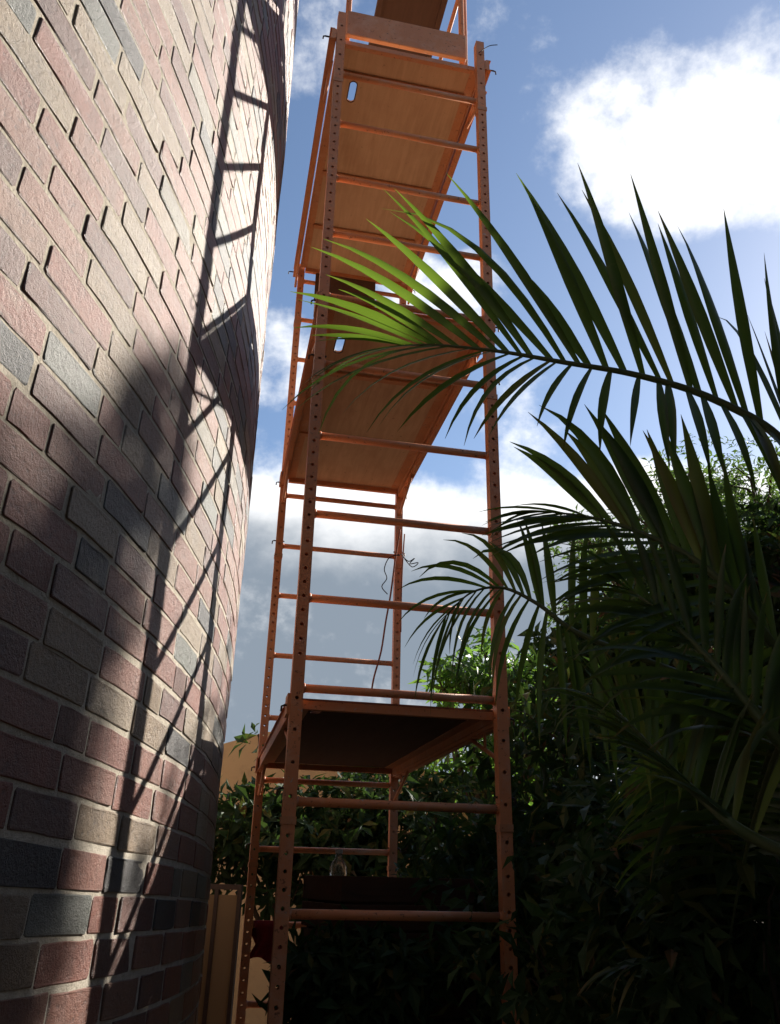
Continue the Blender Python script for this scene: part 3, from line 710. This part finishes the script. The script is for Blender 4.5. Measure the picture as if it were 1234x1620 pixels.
# large shade tree just out of view on the right: it keeps the sun off the garden and the foot of the wall
def sunpos(a, b, h):      # a: offset across the sun's bearing, b: height where the sun ray meets the axis, h: distance towards the sun
    return Vector((h * math.cos(SUN_AZ) - a * math.sin(SUN_AZ), h * math.sin(SUN_AZ) + a * math.cos(SUN_AZ), b + h * math.tan(SUN_EL)))
rs = random.Random(12)
SH = [(sunpos(a, b, 6 + rs.uniform(-.7, .7)), rr, .8) for a, b, rr in [(.8, 2.0, .24), (.45, 2.42, .35), (0, 2.55, .5), (-.5, 2.6, .5), (1.15, 1.55, .3), (1.0, 1.2, .4), (1.05, .8, .40), (.55, 1.75, .50), (.35, 1.15, .6), (.9, .55, .6), (.1, .5, .7), (-.2, 1.7, .6), (-.5, 1.0, .7), (-1.0, 1.6, .7), (.5, 2.15, .35), (-.6, 2.2, .6), (1.35, .25, .4), (1.75, .25, .35), (2.0, .3, .35), (2.3, .35, .4), (2.55, .3, .4), (2.1, -.2, .5), (1.7, -.3, .5), (2.9, 0, .5), (3.3, -.1, .5), (3.7, -.3, .5), (3.3, -.6, .6), (2.6, -.5, .6), (.6, 0, .6), (-.3, -.1, .8), (-1.3, .7, .8)]]
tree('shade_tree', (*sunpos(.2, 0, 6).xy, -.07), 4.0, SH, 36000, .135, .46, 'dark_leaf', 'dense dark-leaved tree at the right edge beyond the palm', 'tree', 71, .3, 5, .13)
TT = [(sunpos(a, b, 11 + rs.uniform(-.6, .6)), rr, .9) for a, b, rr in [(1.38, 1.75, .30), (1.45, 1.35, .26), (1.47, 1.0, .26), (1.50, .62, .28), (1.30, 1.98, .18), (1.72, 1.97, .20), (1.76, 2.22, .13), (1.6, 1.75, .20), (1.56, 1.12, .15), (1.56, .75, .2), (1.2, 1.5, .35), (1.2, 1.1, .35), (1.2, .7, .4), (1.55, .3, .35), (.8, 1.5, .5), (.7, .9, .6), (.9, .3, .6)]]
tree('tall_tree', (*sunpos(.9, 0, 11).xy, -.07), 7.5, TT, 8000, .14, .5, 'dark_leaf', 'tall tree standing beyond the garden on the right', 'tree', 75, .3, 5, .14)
for (x, y, h, sd, lab, CL) in [(3.2, .7, 4.6, 72, 'unseen leafy tree added right of the camera to block skylight', [(2.6, .9, 2.6, .8), (3.2, .2, 3.2, .9), (2.4, .1, 3.8, .9), (1.6, .2, 4.0, .8), (3.3, 1.3, 4.0, .8), (1.0, .0, 4.2, .8), (2.2, .6, 3.2, .6), (3.4, .8, 2.0, .8), (2.9, -.5, 2.4, .8), (2.5, 1.2, 1.6, .6), (1.7, .55, 3.5, .5)]),
                               (1.9, -1.8, 4.4, 73, 'unseen leafy tree added behind the camera on the right to block skylight', [(1.8, -1.2, 3.6, .9), (.9, -.9, 3.9, .9), (.2, -1.2, 4.0, .8), (2.6, -1.6, 3.0, .9), (1.2, -2.2, 3.2, 1.), (.2, -2.4, 3.4, .9), (2.2, -2.8, 2.6, .9), (.9, -3.2, 2.4, .9), (-.1, -3.0, 2.2, .8), (.4, -.35, 4.5, .7), (-.7, -1.6, 3.6, .8), (-.6, -2.4, 3.0, .8), (-.8, -.9, 4.2, .7), (-.3, -.6, 4.6, .7), (1.3, -.3, 4.6, .8), (0, -1.8, 4.4, .9), (1.6, -2.0, 4.4, .9), (.6, .25, 5.2, .7), (-.4, -3.4, 1.3, .8), (.8, -3.8, 1.3, .8), (2., -3.6, 1.3, .9)])]:
    tree('shade_tree', (x, y, -.07), h, [(Vector(c[:3]), c[3], .75) for c in CL], 13000, .26, .5, 'dark_leaf', lab, 'tree', sd, .3, 5, .12)  # both are unseen canopies, added to block skylight and darken the lower garden
# undergrowth on the right
for k, (px, py, D, rad, seed) in enumerate([(930, 1240, 3.4, .42, 81), (1090, 1330, 2.9, .45, 82), (840, 1330, 3.9, .42, 83), (1000, 1450, 2.7, .42, 84), (1190, 1480, 2.3, .40, 85), (700, 1480, 4.6, .5, 86), (860, 1540, 3.4, .42, 87), (560, 1600, 3.25, .26, 88)]):
    c = at(px, py, D); r = random.Random(seed)
    lab = ['leafy bush behind the lower palm fronds right of the scaffold', 'bush low in the shade under the lower right palm fronds', 'bush right behind the near right scaffold post',
           'low bush in the bottom shade right of the scaffold', 'bush in the bottom right corner', 'low bush under the scaffold in deep shade', 'low bush beside the foot of the near right post', 'low bush beside the stacked crates at the bottom edge'][k]
    base = Vector((c.x, c.y, -.07)); CL = [(c + Vector((r.uniform(-.6, .6), r.uniform(-.4, .4), r.uniform(-.7, .5))) * rad, rad * r.uniform(.55, .85), .9) for _ in range(6)]
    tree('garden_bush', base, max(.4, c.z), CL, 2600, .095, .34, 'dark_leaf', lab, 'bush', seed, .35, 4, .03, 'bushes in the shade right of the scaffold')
# ------------------------------------------------------------------ house wall, gate and things at the foot of the scaffold
hw = empty('house_wall', (-1.2, 9.2, -.07)); tag(hw, 'ochre stucco house wall with a sloping top behind the shrub', 'wall')
z1 = at(420, 1158, 9.2).z + .07; z0 = at(355, 1176, 9.2).z + .07; xl = at(355, 1180, 9.2).x + 1.2; xr = at(420, 1163, 9.2).x + 1.2
prof = [(-4.0, 0), (-4.0, z0 - .55), (xl - .5, z0 - .1), (xl, z0), (xr, z1), (xr + .35, z1 + .02), (xr + .6, z1 - .05), (xr + .9, z1 - .22), (3.2, z1 - .6), (3.2, 0)]
m_ = MB(); n = len(prof); m_.add([(x, 0, z) for x, z in prof] + [(x, .3, z) for x, z in prof], [tuple(range(n)), tuple(range(2 * n - 1, n - 1, -1))] + [(k, n + k, n + (k + 1) % n, (k + 1) % n) for k in range(n)])
m_.build('wall_panel', 'ochre_stucco', hw)
gl = at(318, 1500, 5.6); g = empty('garden_gate', (gl.x - .05, 5.6, -.07)); tag(g, 'cream gate leaf in a thin dark iron frame between the tower and the scaffold', 'gate')
gt = at(340, 1407, 5.6).z + .07
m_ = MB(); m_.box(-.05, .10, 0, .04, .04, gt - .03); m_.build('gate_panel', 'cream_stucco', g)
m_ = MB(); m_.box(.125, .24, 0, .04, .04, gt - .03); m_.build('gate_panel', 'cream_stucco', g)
for x in (.1125, .2525):
    m_ = MB(); m_.box(x - .0115, x + .0115, -.01, .05, 0, gt); m_.build('gate_stile', 'dark_steel', g)
m_ = MB(); m_.box(-.06, .264, -.011, .051, gt, gt + .03); m_.build('gate_top_rail', 'dark_steel', g)
# wooden crate standing on the lowest deck, with a water bottle on top
DECK = .70 + .044
def crate(z, ch, rz, dx, dy, label):
    cr = empty('wooden_crate', (SX + dx, SY + dy, z), R_(rz)); tag(cr, label, 'crate', 'crates stacked on the lowest deck')
    cw, cdp = .27, .20; n = 5 if ch > .41 else 4
    for k in range(n):
        z_ = .005 + k * ch / n
        for sx in (-1, 1):
            m_ = MB(); m_.box(-cw, cw, sx * cdp - .008, sx * cdp + .008, z_, z_ + ch / n - .008, None, .002); m_.build('slat', 'old_wood', cr)
            m_ = MB(); m_.box(sx * (cw - .008) - .008, sx * (cw - .008) + .008, -cdp + .010, cdp - .010, z_, z_ + ch / n - .008, None, .002); m_.build('slat', 'old_wood', cr)
    for sx in (-1, 1):
        for sy in (-1, 1):
            m_ = MB(); m_.box(sx * (cw - .032) - .014, sx * (cw - .032) + .014, sy * (cdp - .024) - .014, sy * (cdp - .024) + .014, .001, ch - .01); m_.build('corner_batten', 'old_wood', cr)
    m_ = MB(); m_.box(-cw + .05, cw - .05, -cdp + .042, cdp - .042, 0, .012); m_.build('bottom_board', 'old_wood', cr)
    return cr
crate(DECK + .0005, .40, 8, .34, .66, 'lower wooden crate, under the open one on the lowest scaffold deck')
CZ = DECK + .402; cr = crate(CZ, .46, 24, .33, .64, 'open dark wooden crate on top of its stack behind the near left post')
bt = empty('water_bottle', (0, 0, 0)); tag(bt, 'clear ribbed plastic bottle standing in the open crate beside the near left post', 'bottle')
bt.location = Matrix.Translation(cr.location) @ Matrix.Rotation(R_(24), 4, 'Z') @ Vector((-.165, .10, .0125)); bt.scale = (.9, .9, .9)
bb = MB(); bb.box(-.07, .07, -.05, .05, 0, .36, None, .004); tb_ = bb.build('carton', 'old_wood', None); tb_.location = bt.location; tb_.rotation_euler = (0, 0, R_(24)); tag(tb_, 'brown carton in the crate under the plastic bottle', 'carton'); bt.location.z += .3605
prof = [(0, 0), (.036, .0), (.040, .006)] + [(.040 - (.003 if k % 2 else 0), .012 + k * .009) for k in range(12)] + [(.038, .125), (.028, .150), (.015, .165), (.0135, .185), (0, .186)]
m_ = MB(); m_.lathe(prof, 20); m_.build('body', 'plastic_bottle', bt, True)
m_ = MB(); m_.lathe([(0, .184), (.0165, .1845), (.0165, .200), (0, .201)], 16); m_.build('cap', 'bottle_cap', bt)
# red cloth slung over the far left ladder
cl = MB(); r = random.Random(4); nx, nz = 14, 22
rc = Matrix.Translation((SX, SY, -.07)) @ Matrix.Rotation(TH, 4, 'Z')
for j in range(nz + 1):
    for i in range(nx + 1):
        u = i / nx; t = j / nz; x = .03 + .14 * u + .02 * math.sin(9 * t + 2); arc = (t - .4) * .30
        yy = (.022 if arc > 0 else -.022) * min(1, abs(arc) / .03) + .018 * math.sin(u * 13 + t * 4) * min(1, abs(arc) * 5); zz = 1.37 + Z0 + .019 - abs(arc) * (1 - .1 * math.sin(u * 5)) * (1 if abs(arc) > .02 else 0)
        cl.v.append((x, LEN - yy, zz))
cl.f += [(j * (nx + 1) + i, j * (nx + 1) + i + 1, (j + 1) * (nx + 1) + i + 1, (j + 1) * (nx + 1) + i) for j in range(nz) for i in range(nx)]
co = cl.build('red_cloth', 'red_cloth', None, True); co.matrix_world = rc
tag(co, 'red cloth slung over a low rung at the far left post', 'cloth')
